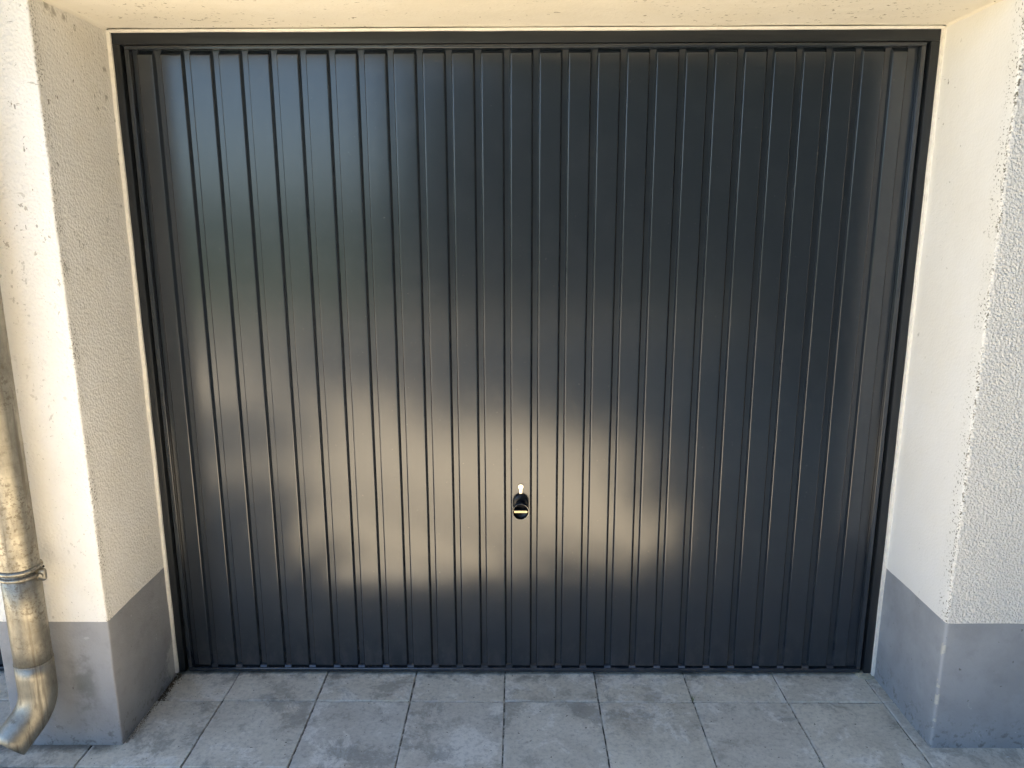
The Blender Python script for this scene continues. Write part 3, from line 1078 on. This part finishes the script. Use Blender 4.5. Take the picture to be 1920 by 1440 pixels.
# ------------------------------------------------------------------ hedge reflected in the door, trees and bushes added to shape the shade
def leaf_cloud(name, centers, n, size, mat, parent, seed):
    g = np.random.default_rng(seed)
    cs = np.array([c[:3] for c in centers]); rs = np.array([c[3:6] for c in centers])
    w = np.prod(rs, axis=1) * np.array([c[6] if len(c) > 6 else 1.0 for c in centers]); w = w / w.sum()
    idx = g.choice(len(centers), n, p=w)
    v = g.normal(size=(n, 3)); v /= np.linalg.norm(v, axis=1)[:, None]
    rad = g.random(n) ** 0.45
    # clumpy: pull leaves to random twig points
    pos = cs[idx] + v * rad[:, None] * rs[idx]
    tw = pos[g.integers(0, n, n // 14)]
    pick = g.integers(0, len(tw), n)
    pos = tw[pick] + g.normal(size=(n, 3)) * np.array([0.16, 0.16, 0.12])
    a = g.normal(size=(n, 3)); a /= np.linalg.norm(a, axis=1)[:, None]
    b = np.cross(a, g.normal(size=(n, 3))); b /= np.linalg.norm(b, axis=1)[:, None]
    s = size * g.uniform(.6, 1.3, n)[:, None]
    verts = np.stack([pos - a * s, pos + b * s * .55, pos + a * s, pos - b * s * .55], axis=1).reshape(-1, 3)
    me = bpy.data.meshes.new(name)
    me.vertices.add(len(verts)); me.vertices.foreach_set("co", verts.astype(np.float32).ravel())
    me.loops.add(4 * n); me.loops.foreach_set("vertex_index", np.arange(4 * n, dtype=np.int32))
    me.polygons.add(n); me.polygons.foreach_set("loop_start", np.arange(0, 4 * n, 4, dtype=np.int32))
    me.polygons.foreach_set("loop_total", np.full(n, 4, dtype=np.int32))
    me.update(); me.validate()
    me.materials.append(mat)
    o = bpy.data.objects.new(name, me); COL.objects.link(o); o.parent = parent
    return o

def tree(name, loc, h_trunk, centers, n, label, size=0.085, seed=1, r0=0.16, mat=None):
    root = empty(name, loc)
    tag(root, label, "tree")
    pts = [(0, 0, -0.1), (0.03, 0.02, h_trunk * .4), (-0.03, 0.05, h_trunk * .8), (0.02, 0.0, h_trunk * 1.25)]
    tube("trunk", pts, [r0, r0 * .85, r0 * .7, r0 * .4], m_bark, root, 12)
    for c in centers:
        tube("limb", [(0, 0.02, h_trunk * .75), (c[0] * .45, c[1] * .45, h_trunk * .75 + (c[2] - h_trunk * .75) * .6), (c[0], c[1], c[2])], [r0 * .42, r0 * .2, r0 * .06], m_bark, root, 8)
    leaf_cloud("crown", centers, n, size, mat or m_leaf, root, seed)
    return root

def shade(sx, sy, h, rx, ry, rz, ox, oy, dens=1.0):
    """crown lobe (local to a tree at ox, oy) at height h whose shadow falls on the ground at sx, sy"""
    k = 1 / math.tan(SUN_EL)
    return (sx + h * k * SUN_DIR.x - ox, sy + h * k * SUN_DIR.y - oy, h, rx, ry, rz, dens)

def T(ox, oy, lobes):
    return [shade(*l[:6], ox, oy, l[6] if len(l) > 6 else 1.0) for l in lobes]

tree("added_shade_tree", (5.3, -2.6, 0), 3.0, T(5.3, -2.6, [(2.35, -1.9, 5.0, 1.65, 1.3, 0.9), (1.9, -4.3, 5.3, 1.7, 1.4, 0.9),  # added tree, lobes set so their shadows bound the sun patch
     (1.3, -3.5, 5.2, 0.9, 0.65, 0.5), (1.35, -1.25, 5.4, 0.45, 0.5, 0.3, 2.2), (1.55, -0.75, 5.4, 0.6, 0.25, 0.3, 2.0), (1.55, -2.2, 5.4, 0.5, 0.5, 0.3, 1.8), (-0.1, -3.95, 5.6, 0.9, 0.6, 0.4, 1.6), (3.0, -3.2, 6.0, 1.8, 1.8, 0.9)]), 19000,
     "added unseen tree right of the forecourt, crown placed to shade the ground", size=0.12, seed=3)
tree("added_shade_tree", (3.9, -6.6, 0), 3.0, T(3.9, -6.6, [(0.4, -7.2, 5.4, 2.0, 1.8, 0.9), (2.4, -7.6, 5.6, 1.9, 1.7, 0.9), (-0.5, -5.4, 5.4, 1.3, 0.8, 0.5), (-1.7, -5.3, 6.0, 0.75, 0.9, 0.4, 1.4),  # added tree, lobes set to shade the ground farther out
     (-2.6, -7.3, 6.6, 1.4, 1.6, 0.5, 0.8), (-4.6, -7.0, 7.0, 1.0, 1.6, 0.5, 0.8)]), 22000,
     "added unseen tree beyond the forecourt, crown placed to shade the far ground", size=0.12, seed=8)
tree("added_dapple_tree", (5.4, 1.0, 0), 3.8, T(5.4, 1.0, [(2.4, 0.3, 6.0, 1.4, 1.2, 0.7), (0.45, -0.72, 6.0, 0.75, 0.22, 0.3, 2.0), (-1.72, -1.5, 6.0, 0.38, 0.50, 0.3, 3.0),  # added tree, limb clusters set to break up the sun patch
     (-2.1, -0.85, 6.0, 0.6, 0.35, 0.3, 2.0), (-1.35, -0.85, 6.0, 0.35, 0.2, 0.25, 3.0), (-2.6, -3.2, 7.0, 1.2, 0.9, 0.4, 1.3), (-4.4, -3.8, 7.2, 1.2, 1.5, 0.4, 1.3), (3.2, 1.6, 6.8, 1.6, 1.5, 1.0)]), 15000,
     "added unseen tree beside the garage, limbs placed to dapple the forecourt", size=0.10, seed=5, r0=0.22)

def hedge_bush(x, y, hgt, w, seed):
    root = empty("hedge_bush", (x, y, 0))
    tube("stem", [(0, 0, -.1), (0.03, 0.02, hgt * .3), (0, 0, hgt * .7)], [0.09, 0.07, 0.03], m_bark, root, 8)
    leaf_cloud("foliage", [(0, 0, hgt * .3, w, 0.9, hgt * .32), (0, 0, hgt * .7, w * .92, 0.85, hgt * .3)], 4200, 0.16, m_leaf_dark, root, seed)
    return root
for i in range(10):
    h_ = random.uniform(6.2, 7.2) if i else 4.6
    b_ = hedge_bush(-1.3 + i * 1.45, -10.8 - 0.15 * (i % 3), h_, 1.05, 40 + i)
    tag(b_, "tall dark hedge bush across the forecourt, only mirrored in the door", "hedge", "hedge bushes across the forecourt")
for i in range(4):  # unseen bushes added to cut the light reaching the right pier
    b_ = hedge_bush(3.45 + 0.1 * (i % 2), -1.75 - 1.4 * i, random.uniform(2.7, 3.1), 0.75, 70 + i)
    tag(b_, "added unseen bush right of the forecourt, cuts light on the right pier", "hedge", "bushes added to block light on the right")
